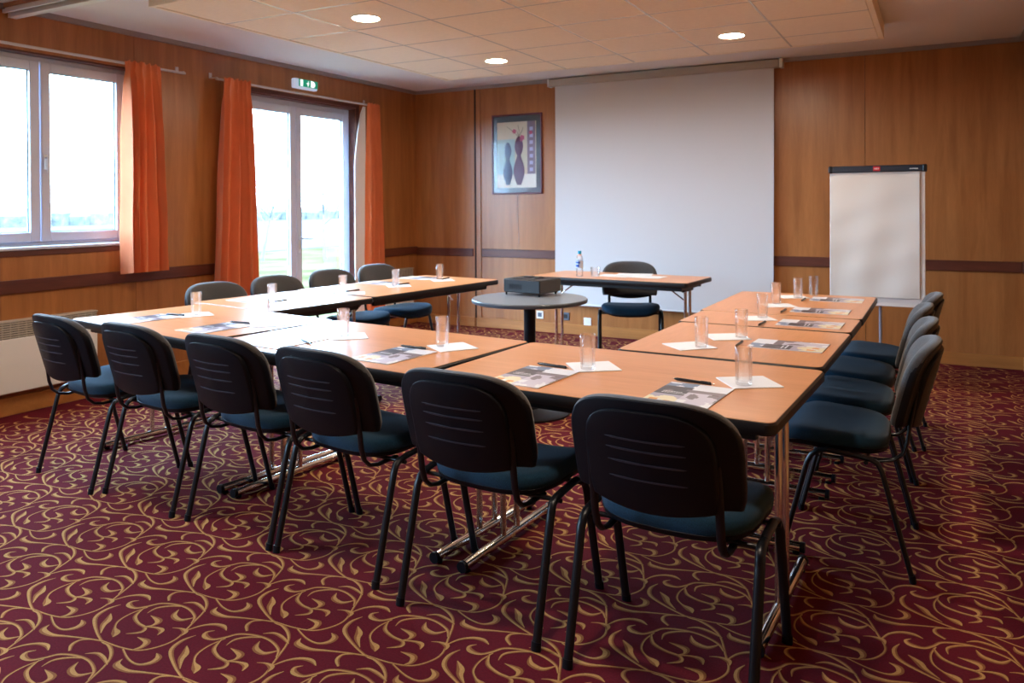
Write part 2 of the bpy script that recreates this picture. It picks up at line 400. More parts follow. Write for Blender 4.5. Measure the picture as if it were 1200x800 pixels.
# dropped tile panel
px0, px1, py0, py1, pz = -4.13, -.33, 3.09, 6.33, 2.54
PX, PY = .632, .569
t = MB()
xs = [px0+.03+PX*0]+[px0+PX*i for i in range(1,6)]+[px1-.03]
ys = [py0+.02]+[3.64+PY*j for j in range(0,5)]+[py1-.02]
t.box(px0+.02, px1-.02, py0+.02, py1-.02, pz+.006, ZC-.001)
for i in range(len(xs)-1):
    for j in range(len(ys)-1):
        t.bbox(xs[i]+.006, xs[i+1]-.006, ys[j]+.006, ys[j+1]-.006, pz-.001, pz+.008, .003)
panel = empty('ceiling_panel', (0,0,0), label='dropped panel of square beige tiles hanging below the ceiling', kind='structure')
t.build('ceiling_tiles', M['tile'], panel, angle=20)
g = MB()
for x in xs[1:-1]: g.box(x-.0065, x+.0065, py0+.02, py1-.02, pz-.0015, pz+.006)
for y in ys[1:-1]:
    for i in range(len(xs)-1): g.box(xs[i]+.0065, xs[i+1]-.0065, y-.0065, y+.0065, pz-.0015, pz+.006)
g.build('ceiling_grid', M['grid'], panel, smooth=False)
e = MB()
e.box(px0, px0+.028, py0, py1, pz-.004, ZC-.001); e.box(px1-.028, px1, py0, py1, pz-.004, ZC-.001)
e.box(px0+.028, px1-.028, py0, py0+.022, pz-.004, ZC-.001); e.box(px0+.028, px1-.028, py1-.022, py1, pz-.004, ZC-.001)
e.build('ceiling_panel_edge', M['tile'], panel, smooth=False)

# partition track with wooden header near the viewer
mb = MB(); mb.box(XL+.001, XR-.001, 2.868, 2.892, 2.622, ZC-.001, 0)
mb.box(XL+.001, XR-.001, 2.876, 2.892, 2.592, 2.622, 1); mb.box(XL+.001, XR-.001, 2.912, 2.965, 2.570, ZC-.001, 1); mb.box(XL+.001, XR-.001, 2.892, 2.912, 2.600, ZC-.001, 2)
tag(mb.build('trim_6', [M['wall'], M['white'], M['darkslot']], smooth=False), 'aluminium partition track with a dark slot across the ceiling', kind='structure')

# ------------------------------------------------------------------ downlights
def downlight(x, y, z, label, r=.085):
    o = empty('ceiling_light', (x,y,z), 0, label, 'ceiling light', 'round recessed downlights')
    a = MB(); a.lathe([(r+.012,-.0015),(r+.012,-.006),(r,-.009),(r,-.0015)], n=36, close=True); a.build('ring', M['ring'], o)
    b = MB(); b.lathe([(r*.999,-.003),(r*.999,-.006)], n=36); b.build('diffuser', M['lamp'], o)
    return o
downlight(-3.19, 3.955, pz, 'round glowing downlight nearest the window, closest to the viewer')
downlight(-3.20, 5.655, pz, 'smallest round glowing downlight, left of the screen case')
downlight(-1.275, 5.655, pz, 'round glowing downlight above the projection screen')
downlight(-1.275, 3.955, pz, 'round downlight of the tile panel just beyond the top of the view')

for (x, y, l) in ((-3.6, 1.95, 'window side'), (-1.0, 1.75, 'right side')):
    downlight(x, y, ZC, 'round downlight of the near ceiling on the %s, above the top of the view' % l)

# ------------------------------------------------------------------ window, door
XO = XL-.075      # frame plane
def frame_rect(mb, y0, y1, z0, z1, w, x0, x1, m=0, wb=None):
    wb = w if wb is None else wb
    mb.bbox(x0, x1, y0, y0+w, z0, z1, .004, m); mb.bbox(x0, x1, y1-w, y1, z0, z1, .004, m)
    mb.bbox(x0, x1, y0+w, y1-w, z1-w, z1, .004, m); mb.bbox(x0, x1, y0+w, y1-w, z0, z0+wb, .004, m)
def window(name, W, label, mid):
    y0, y1, z0, z1 = W
    win = empty(name, (XL, (y0+y1)/2, z0), label=label, kind='structure')
    def B(mb, n, mt, par): 
        o = mb.build(n, mt, par); return o
    off = Vector((-XL, -(y0+y1)/2, -z0))
    def place(o): o.location = off; return o
    # wooden reveal lining, white sill
    a = MB(); a.box(XL-.20, XL-.001, y0-.0, y0+.012, z0, z1); a.box(XL-.20, XL-.001, y1-.012, y1, z0, z1); a.box(XL-.20, XL-.001, y0+.012, y1-.012, z1-.012, z1)
    place(B(a, 'reveal', M['dado_y'], win))
    a = MB(); a.bbox(XL-.03, XL+.025, y0-.03, y1+.03, z0-.012, z0+.008, .003); place(B(a, 'sill', M['pvc'], win))
    a = MB(); a.bbox(XL+.0005, XL+.012, y0-.03, y1+.03, z0-.05, z0-.013, .002); place(B(a, 'sill_moulding', M['dado_y'], win))
    a = MB(); frame_rect(a, y0+.012, y1-.012, z0+.009, z1-.013, .035, XO-.04, XO); place(B(a, 'window_frame', M['pvc'], win))
    for k, (a0, a1) in enumerate(((y0+.040, mid-.004), (mid+.004, y1-.040))):
        s = MB(); frame_rect(s, a0, a1, z0+.035, z1-.045, .066, XO-.03, XO+.018)
        so = place(B(s, 'sash', M['pvc'], win))
        gk = MB(); frame_rect(gk, a0+.064, a1-.064, z0+.099, z1-.109, .008, XO-.014, XO-.004); gk.build('gasket', M['gasket'], so)
        gl = MB(); gl.box(XO-.012, XO-.008, a0+.066, a1-.066, z0+.101, z1-.111); gl.build('pane', M['pane'], so)
    h = MB(); h.bbox(XO+.018, XO+.024, mid+.020, mid+.046, 1.60, 1.70, .002); h.tube([(XO+.024,mid+.033,1.68),(XO+.055,mid+.033,1.68)], .009)
    h.tube([(XO+.055,mid+.033,1.69),(XO+.055,mid+.033,1.58)], (.011,.006), side=(0,1,0)); place(B(h, 'handle', M['alu'], win))
    return win
window('window_1', WIN, 'white framed double window with bright daylight', 3.148)
window('window_fill', WIN_FILL, 'unseen white framed double window added behind the viewer for fill daylight', .12)  # unseen window, added only for its fill light

y0, y1, z0, z1 = DOOR; z0 = 0
dr = empty('door_1', (XL,(y0+y1)/2,0), label='white framed glazed double door to the garden', kind='structure')
off = Vector((-XL, -(y0+y1)/2, 0))
def dplace(mb, n, mt, par=None):
    o = mb.build(n, mt, par or dr)
    if par is None: o.location = off
    return o
a = MB(); a.box(XL-.20, XL-.0005, y1-.012, y1, .0, z1); a.box(XL-.20, XL-.0005, y0, y0+.012, .0, z1); a.box(XL-.20, XL-.0005, y0+.012, y1-.012, z1-.012, z1)
a.bbox(XL+.0005, XL+.014, y1+.0, y1+.05, .0, z1+.04, .003); a.bbox(XL+.0005, XL+.014, y0-.05, y0, .0, z1+.04, .003); a.bbox(XL+.0005, XL+.014, y0, y1, z1, z1+.04, .003)
dplace(a, 'reveal', M['dado_y'])
a = MB(); frame_rect(a, y0+.012, y1-.012, .002, z1-.013, .06, XO-.05, XO, wb=.03); dplace(a, 'door_frame', M['pvc'])
DM = 5.555
for k, (a0, a1) in enumerate(((y0+.055, DM-.003), (DM+.003, y1-.055))):
    s = MB(); frame_rect(s, a0, a1, .035, z1-.06, .072, XO-.035, XO+.018, wb=.11); so = dplace(s, 'door_leaf', M['pvc'])
    gk = MB(); frame_rect(gk, a0+.070, a1-.070, .143, z1-.13, .008, XO-.014, XO-.004); gk.build('gasket', M['gasket'], so)
    gl = MB(); gl.box(XO-.012, XO-.008, a0+.072, a1-.072, .145, z1-.132); gl.build('pane', M['pane'], so)
h = MB(); h.bbox(XO+.018, XO+.026, DM+.022, DM+.050, .90, 1.12, .003); h.tube([(XO+.026,DM+.036,1.035),(XO+.07,DM+.036,1.035)], .009)
h.tube([(XO+.07,DM+.030,1.035),(XO+.07,DM+.155,1.03)], .008); h.tube([(XO+.026,DM+.036,.94),(XO+.045,DM+.036,.94)], .008)
dplace(h, 'door_handle', M['alu'])

# ------------------------------------------------------------------ outside
o = MB(); o.box(-90, XL-.25, -50, 90, -.25, -.12); tag(o.build('ground', M['lawn'], smooth=False), 'green lawn outside the glazed door', kind='structure')
o = MB(); o.box(-88, -19, -45, 88, -.119, -.10); tag(o.build('pale_field', M['pale_ground'], smooth=False), 'pale open ground beyond the lawn', kind='structure')  # slab put in for the washed-out white ground beyond the lawn
def tree(x, y, h, seed, label):
    rnd = random.Random(seed); mb = MB()
    def br(p, d, L, r, lev):
        pts = [p]; q = p.copy(); dd = d.copy()
        for i in range(4):
            dd = (dd + Vector((rnd.uniform(-.2,.2), rnd.uniform(-.2,.2), rnd.uniform(-.05,.12)))).normalized()
            q = q + dd*L/4; pts.append(q.copy())
        mb.tube(pts, [r*(1-.14*i) for i in range(5)], n=5)
        if lev > 0:
            for k in range(4 if lev > 1 else 5):
                a = rnd.uniform(0, 2*PI); s = pts[rnd.choice((2,3,4,4))]
                nd = (dd*.7 + Vector((math.cos(a), math.sin(a), rnd.uniform(0,.5)))*.75).normalized()
                br(s, nd, L*.62, r*.5, lev-1)
    br(Vector((x,y,-.12)), Vector((0,0,1)), h*.45, h*.018, 4)
    tag(mb.build('bare_tree', M['bark']), label, 'tree', 'bare trees outside')
tree(-14.5, 16.2, 2.9, 3, 'small bare tree seen through the right door pane')
tree(-16.0, 15.4, 2.6, 5, 'small bare tree seen faintly through the left door pane')
hd = MB(); rnd = random.Random(4)
for i in range(60):
    yy = -20+i*1.8; hh = 1.5+rnd.uniform(-.25,.3)
    hd.lathe([(.01,-.12),(1.3,-.1),(1.5,hh*.5),(1.1,hh*.85),(.01,hh)], c=(-62+rnd.uniform(-.5,.5), yy, 0), n=9)
tag(hd.build('hedge_row', M['hedge']), 'long low hedge on the horizon outside the door', 'hedge', kind='stuff')

# ------------------------------------------------------------------ curtains
def curtain(x, yt0, yt1, yb0, yb1, zt, zb, folds, seed, label, lining=None):
    rnd = random.Random(seed); ph = [rnd.uniform(-.5,.5) for _ in range(folds+1)]; am = [rnd.uniform(.65,1.15) for _ in range(folds+1)]
    nu, nv = folds*14, 46
    def P(i, j, off=0):
        u, v = i/nu, j/nv                       # v=0 top
        k = v**.75
        yy = (yt0+(yb0-yt0)*k)*(1-u) + (yt1+(yb1-yt1)*k)*u
        f = u*folds; kk = int(min(f, folds-1)); fr = f-kk
        amp = (am[kk]*(1-fr)+am[kk+1]*fr)
        w = 2*PI*(f + ph[kk]*(1-fr)*.6 + ph[kk+1]*fr*.6)
        pleat = math.exp(-((v-.045)/.03)**2)
        dx = math.sin(w)*.055*amp*(.35+.65*min(1,v*3))*(1-.45*pleat) + math.sin(w*2.3+seed+v*2)*.007*(1-pleat)
        dx += .006*math.sin(14*v+5*u)*v
        hem = .005*math.sin(w)
        zz = zt+(zb-zt)*v + (hem if j == nv else 0) + (.006*math.sin(w*2) if j == 0 else 0)
        return (x+dx+off, yy+.006*math.cos(w)*amp, zz)
    mb = MB(); W_ = nu+1
    for off in (0, -.0025):
        for j in range(nv+1):
            for i in range(nu+1): mb.v.append(P(i,j,off))
    S = W_*(nv+1)
    for j in range(nv):
        for i in range(nu):
            a = j*W_+i
            mb.face([a, a+W_, a+W_+1, a+1]); mb.face([S+a, S+a+1, S+a+W_+1, S+a+W_])
    for j in range(nv):
        a = j*W_; mb.face([a, S+a, S+a+W_, a+W_]); a += nu; mb.face([a, a+W_, S+a+W_, S+a])
    for i in range(nu):
        mb.face([i, i+1, S+i+1, S+i]); a = nv*W_+i; mb.face([a, S+a, S+a+1, a+1])
    root = empty('curtain', (x,(yb0+yb1)/2,zb), 0, label, 'curtain', 'orange curtains')
    oo = mb.build('curtain_cloth', M['curtain'], root, loc=(-x,-(yb0+yb1)/2,-zb), angle=80)
    if lining:
        ly0, ly1, lyt = lining; lm = MB(); n = 30
        rs = []
        for j in range(n+1):
            v = j/n; a = lyt+(ly0-lyt)*min(1, v*4)**.6
            zz = zt-.04+(zb-zt+.04)*v
            rs.append([(x-.020, a, zz), (x-.034, (a+ly1)/2, zz), (x-.024, ly1, zz), (x-.030, ly1, zz), (x-.040, (a+ly1)/2, zz), (x-.026, a, zz)])
        lm.rings(rs); lo = lm.build('curtain_lining', M['lining'], root, loc=(-x,-(yb0+yb1)/2,-zb), angle=60)
        lo['label'] = 'white lining showing at the curtain edge'
    return root
CX = XL+.142; RX = XL+.085
curtain(CX, 3.655, 3.93, 3.625, 4.00, 2.402, .862, 5, 1, 'short orange curtain hanging beside the window')
curtain(CX, 4.535, 4.80, 4.395, 4.87, 2.402, .03, 5, 2, 'long orange curtain on the left of the glazed door')
curtain(CX, 6.38, 6.57, 6.33, 6.62, 2.397, .03, 4, 3, 'long orange curtain with white lining right of the door', lining=(6.19, 6.37, 6.33))
def crail(ya, yb, label):
    root = empty('curtain_rail', (RX,(ya+yb)/2,2.405), 0, label, 'curtain rail', 'white curtain rails')
    a = MB(); a.bbox(RX-.011, RX+.011, ya, yb, 2.380, 2.396, .003); a.build('rail', M['rail'], root, loc=(-RX,-(ya+yb)/2,-2.405))
    for yy in (ya+.012, yb-.012):
        b = MB(); b.bbox(XL+.0005, RX, yy-.01, yy+.01, 2.397, 2.404, .002); b.bbox(XL+.0005, XL+.006, yy-.015, yy+.015, 2.40, 2.445, .001)
        b.build('bracket', M['rail'], root, loc=(-RX,-(ya+yb)/2,-2.405))
crail(1.95, 4.20, 'thin white curtain rail above the window')
crail(4.50, 6.50, 'thin white curtain rail above the glazed door')

# ------------------------------------------------------------------ chairs
def outline_back(W, zb, zt, bulge, n=48, corner=.055):
    """closed outline (x,z): arched top, straight sides, bulging bottom"""
    P = []
    zs = zb+.0; zm = zb+.15
    for i in range(n//2+1):                       # top arch from right to left
        a = PI*i/(n//2)
        cx, sz = math.cos(a), math.sin(a)
        P.append((W*math.copysign(abs(cx)**.62, cx), zm+(zt-zm)*abs(sz)**.70))
    P.append((-W*.995, zb+.06)); P.append((-W*.985, zb+.03))
    m = 14
    for i in range(m+1):
        t = -1+2*i/m
        P.append((W*.955*t, zb+.006-bulge*(1-t*t)))
    P.append((W*.985, zb+.03)); P.append((W*.995, zb+.06))
    return P
TILT = math.tan(math.radians(15))
def backpt(x, z, d, W=.235):
    """d: distance towards the sitter from the rear face"""
    y = -.228 - (z-.50)*TILT + .055*(x/W)**2 + d
    return (x, y, z)
def slab(poly, c, layers, f):
    rs = []
    for (s, d) in layers: rs.append([f(c[0]+(x-c[0])*s, c[1]+(z-c[1])*s, d) for x, z in poly])
    return rs
def make_chair():
    root = empty('stacking_chair', (0,0,0))
    # backrest: fabric cushion (part) > black plastic rear shell, ridges
    P = outline_back(.243, .532, .829, .0); c = (0,.68)
    b = MB()
    b.rings(slab(P, c, [(.02,.052),(.4,.052),(.75,.050),(.92,.044),(.98,.034),(1,.020),(1,.004),(.985,-.003),(.96,-.004)], backpt))
    bo = b.build('backrest', M['fabric'], root, angle=60)
    P2 = outline_back(.184, .520, .796, .024)
    b = MB(); b.rings(slab(P2, (0,.66), [(1,.006),(1,-.012),(.985,-.018),(.95,-.0195),(.5,-.0195),(.02,-.0195)], backpt))
    P3 = outline_back(.244, .529, .824, .0)
    b.rings(slab(P3, c, [(1.0,.016),(1.004,.004),(.99,-.006),(.965,-.0075),(.5,-.006)], backpt))
    sh = b.build('rear_shell', M['black'], bo, angle=50)
    rg = MB()
    for k, (zz, w) in enumerate(((.715,.112),(.685,.112),(.648,.110),(.600,.110))):
        rs = []
        for i in range(13):
            x = -w+2*w*i/12; e = 1 if 0 < i < 12 else .3
            y = backpt(x, zz, -.0195)[1]
            rs.append([(x, y+.002, zz-.0035*e), (x, y-.0022*e, zz-.001*e), (x, y-.0022*e, zz+.0025*e), (x, y+.002, zz+.0035*e)])
        rg.rings(rs)
    rg.build('shell_ridges', M['groove'], bo, angle=60)
    # seat
    S = []
    for i in range(44):
        a = 2*PI*i/44; cx, sy = math.cos(a), math.sin(a)
        w = .240+.008*(sy > 0)
        S.append((w*math.copysign(abs(cx)**.55, cx),   .052+.196*math.copysign(abs(sy)**(.62 if sy > 0 else .72), sy)))
    def sp(x, y, d): 
        z = .436 + .045*(y+.18) + d - .030*max(0,(y-.14)/.1)**2 + .010*(x/.235)**2
        return (x, y, z)
    s = MB(); s.rings(slab(S, (0,.052), [(.94,-.022),(.985,-.012),(1,.004),(.99,.020),(.955,.031),(.88,.037),(.6,.036),(.3,.033),(.02,.032)], sp))
    so = s.build('seat', M['seat'], root, angle=60)
    s = MB(); s.rings(slab(S, (0,.052), [(.6,-.036),(.9,-.034),(.975,-.026),(.992,-.012),(.97,-.008)], sp)); s.build('seat_shell', M['black'], so, angle=50)
    # legs: oval tube, each with its bend
    for sx in (-1, 1):
        for sy in (-1, 1):
            X = .262
            pts = [(sx*X, sy*.222, .012), (sx*X, sy*.135, .345), (sx*X, sy*.126, .378), (sx*(X-.002), sy*.112, .404), (sx*(X-.003), sy*.088, .420+.004*sy), (sx*(X-.003), sy*.055, .425+.005*sy)]
            l = MB(); l.tube(pts, (.0145,.0095), side=(1,0,0), n=12); lo = l.build('leg', M['steel_black'], root)
            fc = MB(); fc.tube([(sx*X, sy*.225, .0), (sx*X, sy*.221, .026)], (.0165,.0115), side=(1,0,0), n=12); fc.build('foot_cap', M['black'], lo)
        r = MB(); r.tube([(sx*.259, -.06, .4205), (sx*.259, .06, .4295)], (.0145,.0095), side=(1,0,0), n=12); r.build('seat_rail', M['steel_black'], root)
        # J-shaped back upright
        u = MB(); ux = .178
        pts = [(sx*(ux), -.02, .395), (sx*ux, -.12, .392), (sx*(ux+.001), -.165, .402), (sx*(ux+.002), -.192, .428), (sx*(ux+.002), -.206, .47), (sx*(ux+.002), -.214, .53), (sx*(ux+.002), -.226, .60), (sx*ux, -.238, .66)]
        u.tube(pts, (.0125,.007), side=(1,0,0), n=10); u.build('back_upright', M['steel_black'], root)
    for yy, zz in ((-.075,.404),(.09,.410)):
        r = MB(); r.tube([(-.273, yy, zz), (.273, yy, zz)], .0075, n=10); r.build('crossbar', M['steel_black'], root)
    return root
proto = make_chair()
GF, GW, GR = 'chairs along the near side of the tables', 'chairs on the window side', 'chairs on the right side'
CH = [(-3.714, 2.53, -7, 'charcoal chair farthest left of the near row, beside the white heater', GF),
      (-3.150, 2.515, -5, 'second charcoal chair from the left end of the near row, blue-lit seat', GF),
      (-2.535, 2.475, -5, 'third charcoal chair from the left in the near row', GF),
      (-1.970, 2.425, -5.5, 'fourth charcoal chair from the left, at the brightly glaring middle table', GF),
      (-1.312, 2.335, -3, 'charcoal chair left of the closest one, at the middle of the picture', GF),
      (-.672, 2.275, -2, 'closest and largest charcoal chair, at the corner of the near table', GF),
      (-4.045, 3.685, -93, 'charcoal chair beneath the first orange door curtain, window side', GW),
      (-4.055, 4.25, -93, 'charcoal chair with its back against the left door pane', GW),
      (-4.06, 4.85, -94, 'charcoal chair with its back against the right door pane', GW),
      (-4.06, 5.44, -96, 'charcoal chair beneath the lined orange curtain, farthest on the window side', GW),
      (-.300, 3.355, 90, 'nearest charcoal chair on the right side, whole seat in view', GR),
      (-.310, 3.915, 90, 'second charcoal chair along the right side, just beyond the nearest', GR),
      (-.330, 4.475, 90, 'third charcoal chair along the right side, mostly hidden behind the second', GR),
      (-.285, 5.037, 90, 'farthest charcoal chair of the right side, in front of the flip chart', GR)]
first = True
for (x, y, a, lab, grp) in CH:
    o = proto if first else copy_tree(proto); first = False
    o.location = (x, y, 0); o.rotation_euler = (0,0,math.radians(a)); tag(o, lab, 'chair', grp)
ya = math.atan2(-.93,.36)-PI/2
o = copy_tree(proto); o.location = (-2.325, 6.43, 0); o.rotation_euler = (0,0,ya); tag(o, 'charcoal chair alone behind the presenter table before the screen', 'chair')

# ------------------------------------------------------------------ tables
def table(cx, cy, ang, lx, ly, bars, barlen, label, grp, along='X', shift=0.0, top=None):
    """bars: offsets of the foot bars; along='X' -> bars run along local y at x offsets"""
    root = empty('folding_table', (cx,cy,0), math.radians(ang), label, 'table', grp)
    a = MB(); a.prism(rrect(lx, ly, .032), .703, .7385, r=.006); a.build('edge_band', M['edge'], root, angle=30)
    a = MB(); a.prism(rrect(lx-.014, ly-.014, .027), .730, .7400, r=.0008); a.build('tabletop', top or (M['beech'] if along == 'X' else M['beech_y']), root, angle=30)
    L, W = (lx, ly) if along == 'X' else (ly, lx)
    def T(u, v, z): return (u, v, z) if along == 'X' else (v, u, z)
    def bx(mb, u0, u1, v0, v1, z0, z1, r=.003):
        if along == 'X': mb.bbox(u0,u1,v0,v1,z0,z1,r)
        else: mb.bbox(v0,v1,u0,u1,z0,z1,r)
    for s in (-1, 1):
        m = MB(); bx(m, -L/2+.07, L/2-.07, s*(W/2-.09)-.012, s*(W/2-.09)+.012, .665, .701); m.build('underframe_rail', M['edge'], root)
    for off in bars:
        sg = 1 if off > 0 else -1
        fb = MB(); h = barlen/2
        fb.tube([T(off, shift-h, .027), T(off, shift+h, .027)], (.0185,.019), side=(0,0,1), n=16); f = fb.build('foot_bar', M['chrome'], root)
        for s in (-1, 1):
            c = MB(); q = shift+s*h
            c.tube([T(off, q-.004*s, .027), T(off, q+.012*s, .027)], .0205, side=(0,0,1), n=16); c.tube([T(off, q-s*.02, 0), T(off, q-s*.02, .012)], .014, n=12)
            c.build('end_cap', M['black'], f)
        for s in (-1, 1):
            l = MB(); l.tube([T(off, shift+s*.052, .040), T(off, shift+s*.052, .66)], .0125, n=14); l.build('leg', M['chrome'], root)
        br = MB(); br.tube([T(off, shift-.11, .655), T(off, shift+.11, .655)], .012, side=(0,0,1), n=12)
        bx(br, off-.03, off+.03, shift-W/2+.11, shift+W/2-.13, .668, .700); br.build('folding_bracket', M['steel_black'], root)
        st = MB(); st.tube([T(off-sg*.01, shift, .56), T(off-sg*.20, shift, .690)], .006, n=8); st.build('folding_stay', M['chrome'], root)
    return root
GT = 'beech topped folding tables of the U'
table(-.974, 2.634, -2.6, 1.215, .80, [-.532, .520], .66, 'beech folding table nearest the viewer, with two brochures in front', GT, shift=.085)
table(-2.214, 2.733, -5.7, 1.215, .80, [-.600, .592], .66, 'middle folding table of the near row, half in white glare', GT, shift=.085)
table(-3.452, 2.884, -8.5, 1.225, .80, [-.57, .56], .66, 'leftmost folding table of the near row, at the window corner', GT, shift=.085)
table(-.757, 3.486, -1.5, .81, .86, [-.33, .30], .62, 'nearest folding table of the right side, behind the corner table', GT, along='Y')
table(-.755, 4.166, -1.0, .83, .462, [-.15, .17], .60, 'narrow folding table between two larger ones on the right side', GT, along='Y', shift=.02)
table(-.755, 4.945, -.3, .85, 1.085, [-.39, .44], .60, 'farthest folding table of the right side, before the flip chart', GT, along='Y', shift=.0)
table(-3.684, 3.735, -8.3, .80, .81, [-.235, .120], .60, 'nearest folding table of the window side, washed by door glare', GT, along='Y')
table(-3.573, 4.855, -6.8, .80, 1.40, [-.56, .60], .58, 'long folding table of the window side, ending near the back wall', GT, along='Y')
table(-2.32, 6.18, -3.5, 1.37, .62, [-.58, .58], .56, 'presenter folding table standing before the projection screen', None)

# round table with pedestal
rt = empty('round_table', (-2.31,4.50,0), 0, 'round grey pedestal table carrying the black projector', 'table')
a = MB(); a.lathe([(.36,.712),(.372,.716),(.374,.722),(.374,.734),(.370,.7385)], n=64); a.build('edge_band', M['greyedge'], rt, angle=30)
a = MB(); a.lathe([(.368,.733),(.368,.740)], n=64); a.build('tabletop', M['greytop'], rt)
a = MB(); a.lathe([(.038,.025),(.038,.712)], n=28); a.build('pedestal', M['steel_black'], rt)
a = MB(); a.lathe([(.10,.700),(.10,.712)], n=28); a.build('mounting_plate', M['steel_black'], rt); a = MB(); a.lathe([(.26,.0),(.26,.012),(.24,.02),(.06,.032),(.05,.05)], n=48); a.build('base', M['steel_black'], rt)

# projector
pj = empty('projector', (-2.392,4.70,.740), math.radians(-9), 'black box-shaped projector on the round grey table', 'projector')
a = MB(); a.bbox(-.150,.150,-.125,.125,.018,.108,.006); a.build('body', M['projector'], pj)
a = MB(); a.bbox(.1495,.1515,-.118,.118,.024,.100,.001); a.build('side_panel', M['projside'], pj)
a = MB(); a.lathe([(.036,0),(.036,.006),(.026,.010),(.02,.006)], c=(.03,.04,.107), n=24); a.bbox(-.09,-.03,.02,.08,.107,.114,.003); a.bbox(-.1,.08,-.09,-.05,.1075,.110,.001); a.build('top_controls', M['steel_black'], pj)
for (x, y) in ((-.135,-.11),(.135,-.11),(-.12,.1),(.12,.1)):
    a = MB(); a.tube([(x,y,0),(x,y,.022)], .006, n=10); a.build('foot', M['black'], pj)
a = MB()
for k in range(9): a.box(-.10+k*.012, -.094+k*.012, -.1262, -.1248, .04, .075)
a.build('vent', M['steel_black'], pj)

# ------------------------------------------------------------------ tabletop items
def P_(c): return mat('print_%d_%d_%d' % c, lin(c), .35)
PR = [P_((232,234,238)), P_((120,140,170)), P_((60,58,68)), P_((238,226,190)), P_((205,200,214)), P_((122,110,118)), P_((226,150,60)), P_((176,170,188)), P_((235,238,245)), P_((90,60,60))]
def make_brochure():
    root = empty('brochure', (0,0,0))
    a = MB(); w, h, t = .105, .1485, .0030
    a.box(-w, w, -h, h, 0, t, 0)
    a.build('pages', PR[0], root, smooth=False)
    a = MB(); nx, ny = 30, 42
    def colr(u, v):
        wv = math.sin(u*17+v*9)+math.sin(u*7-v*21)*.8+math.sin(u*31+v*4)*.4
        if u < .48:
            if v > .80: return 1 if wv > -.5 else 8
            if v > .42: return 2 if wv < 1.1 else 5
            if v > .30+.05*wv: return 7
            if (u-.13)**2+(v-.16)**2*1.6 < .006 or (u-.36)**2+(v-.12)**2*1.6 < .005: return 6
            return 3 if wv > -.9 else 0
        if v > .72: return 8
        if v > .60: return 5
        if abs(v-.60) < .03 and .82 < u < .92: return 9
        if v > .25: return 5 if wv > .5 else 4
        return 4 if wv > -.4 else 0
    for i in range(nx):
        for j in range(ny):
            x0, x1 = -w+2*w*i/nx, -w+2*w*(i+1)/nx; z0, z1 = -h+2*h*j/ny, -h+2*h*(j+1)/ny
            k = colr((i+.5)/nx, (j+.5)/ny); b = len(a.v)
            a.v += [(x0,z0,t+.0004),(x1,z0,t+.0004),(x1,z1,t+.0004),(x0,z1,t+.0004)]; a.face([b,b+1,b+2,b+3], k)
    a.build('cover_print', PR, root, smooth=False)
    a = MB()                          # illegible cover title: rows of small strokes
    rnd = random.Random(5)
    for row, (y, u0, u1) in enumerate(((.012,-.085,-.02),(-.004,-.085,-.005))):
        x = u0
        while x < u1:
            l = rnd.uniform(.003,.007); a.box(x, x+l, y, y+.006, t+.0004, t+.0008, 1 if row == 2 else 0); x += l+.0025
    a.build('cover_title', [PR[0], PR[5]], root, smooth=False)
    return root
def make_napkin():
    a = MB(); r = .085
    P = rrect(2*r, 2*r, .004, 2)
    a.prism(P, 0, .0012); a.prism([(p[0]*.995, p[1]*.995) for p in P], .0016, .0024)
    return a.build('napkin', M['paper'], None, smooth=False)
def make_glass():
    a = MB(); R, H, w = .0290, .125, .0016
    prof = [(0,0),(R*.86,0),(R*.90,.002),(R*.92,.012),(R,H-.001),(R-.0008,H),(R-w,H-.001),(R*.92-w,.016),(R*.6,.0135),(0,.013)]
    a.lathe(prof, n=36, close=True); return a.build('drinking_glass', M['tumbler'], None, angle=50)
def make_pen():
    root = empty('pen', (0,0,0))
    a = MB(); a.tube([(-.070,0,.006),(-.060,0,.006),(-.035,0,.006),(.04,0,.006),(.062,0,.0055)], [.0028,.005,.0055,.0052,.0045], n=12); a.build('barrel', M['pen'], root)
    a = MB(); a.tube([(.062,0,.0055),(.073,0,.0055)], .0022, n=8); a.build('push_button', M['chrome'], root)
    a = MB(); a.tube([(-.071,0,.006),(-.078,0,.006)], [.0022,.0006], n=8); a.build('tip', M['chrome'], root)
    a = MB(); a.box(.025, .060, -.0012, .0012, .0112, .0124); a.box(.056,.060,-.0012,.0012,.009,.0114); a.build('clip', M['pen'], root)
    return root
bp, npk, gp, pp = make_brochure(), make_napkin(), make_glass(), make_pen()
used = set()
def put(o, x, y, z, a, label, cat, group):
    c = o if o.name not in used else copy_tree(o); used.add(o.name)
    c.location = (x, y, z); c.rotation_euler = (0,0,math.radians(a)); tag(c, label, cat, group); return c
TZ = .7402
places = [  # brochure(x,y,ang) label-phrase
 (-.686,2.416,-3,'in front of the closest chair'), (-1.237,2.440,-4,'on the near table by the seam with the middle table'),
 (-1.91,2.529,-5,'on the middle table behind the fourth near-row chair'), (-2.528,2.575,-6,'in white glare on the middle table, left part'),
 (-3.136,2.700,-7,'on the leftmost near table, behind the third chair'), (-3.730,2.755,-9,'at the far left end of the near row'),
 (-3.84,3.62,-97,'in the glare of the window-side table nearest the viewer'), (-3.80,4.165,-96,'on the window side before the left door pane'),
 (-3.81,4.86,-94,'on the window side before the lined curtain'), (-3.76,5.33,-94,'farthest on the window side, near the table end'),
 (-.547,3.451,88,'nearest on the right side tables'), (-.550,4.115,89,'second along the right side, on the narrow table'),
 (-.565,4.635,90,'third along the right side tables'), (-.540,5.21,90,'farthest along the right side, below the flip chart')]
for (x,y,a,w) in places: put(bp, x, y, TZ, a, 'glossy printed brochure '+w, 'brochure', 'brochures laid out on the tables')
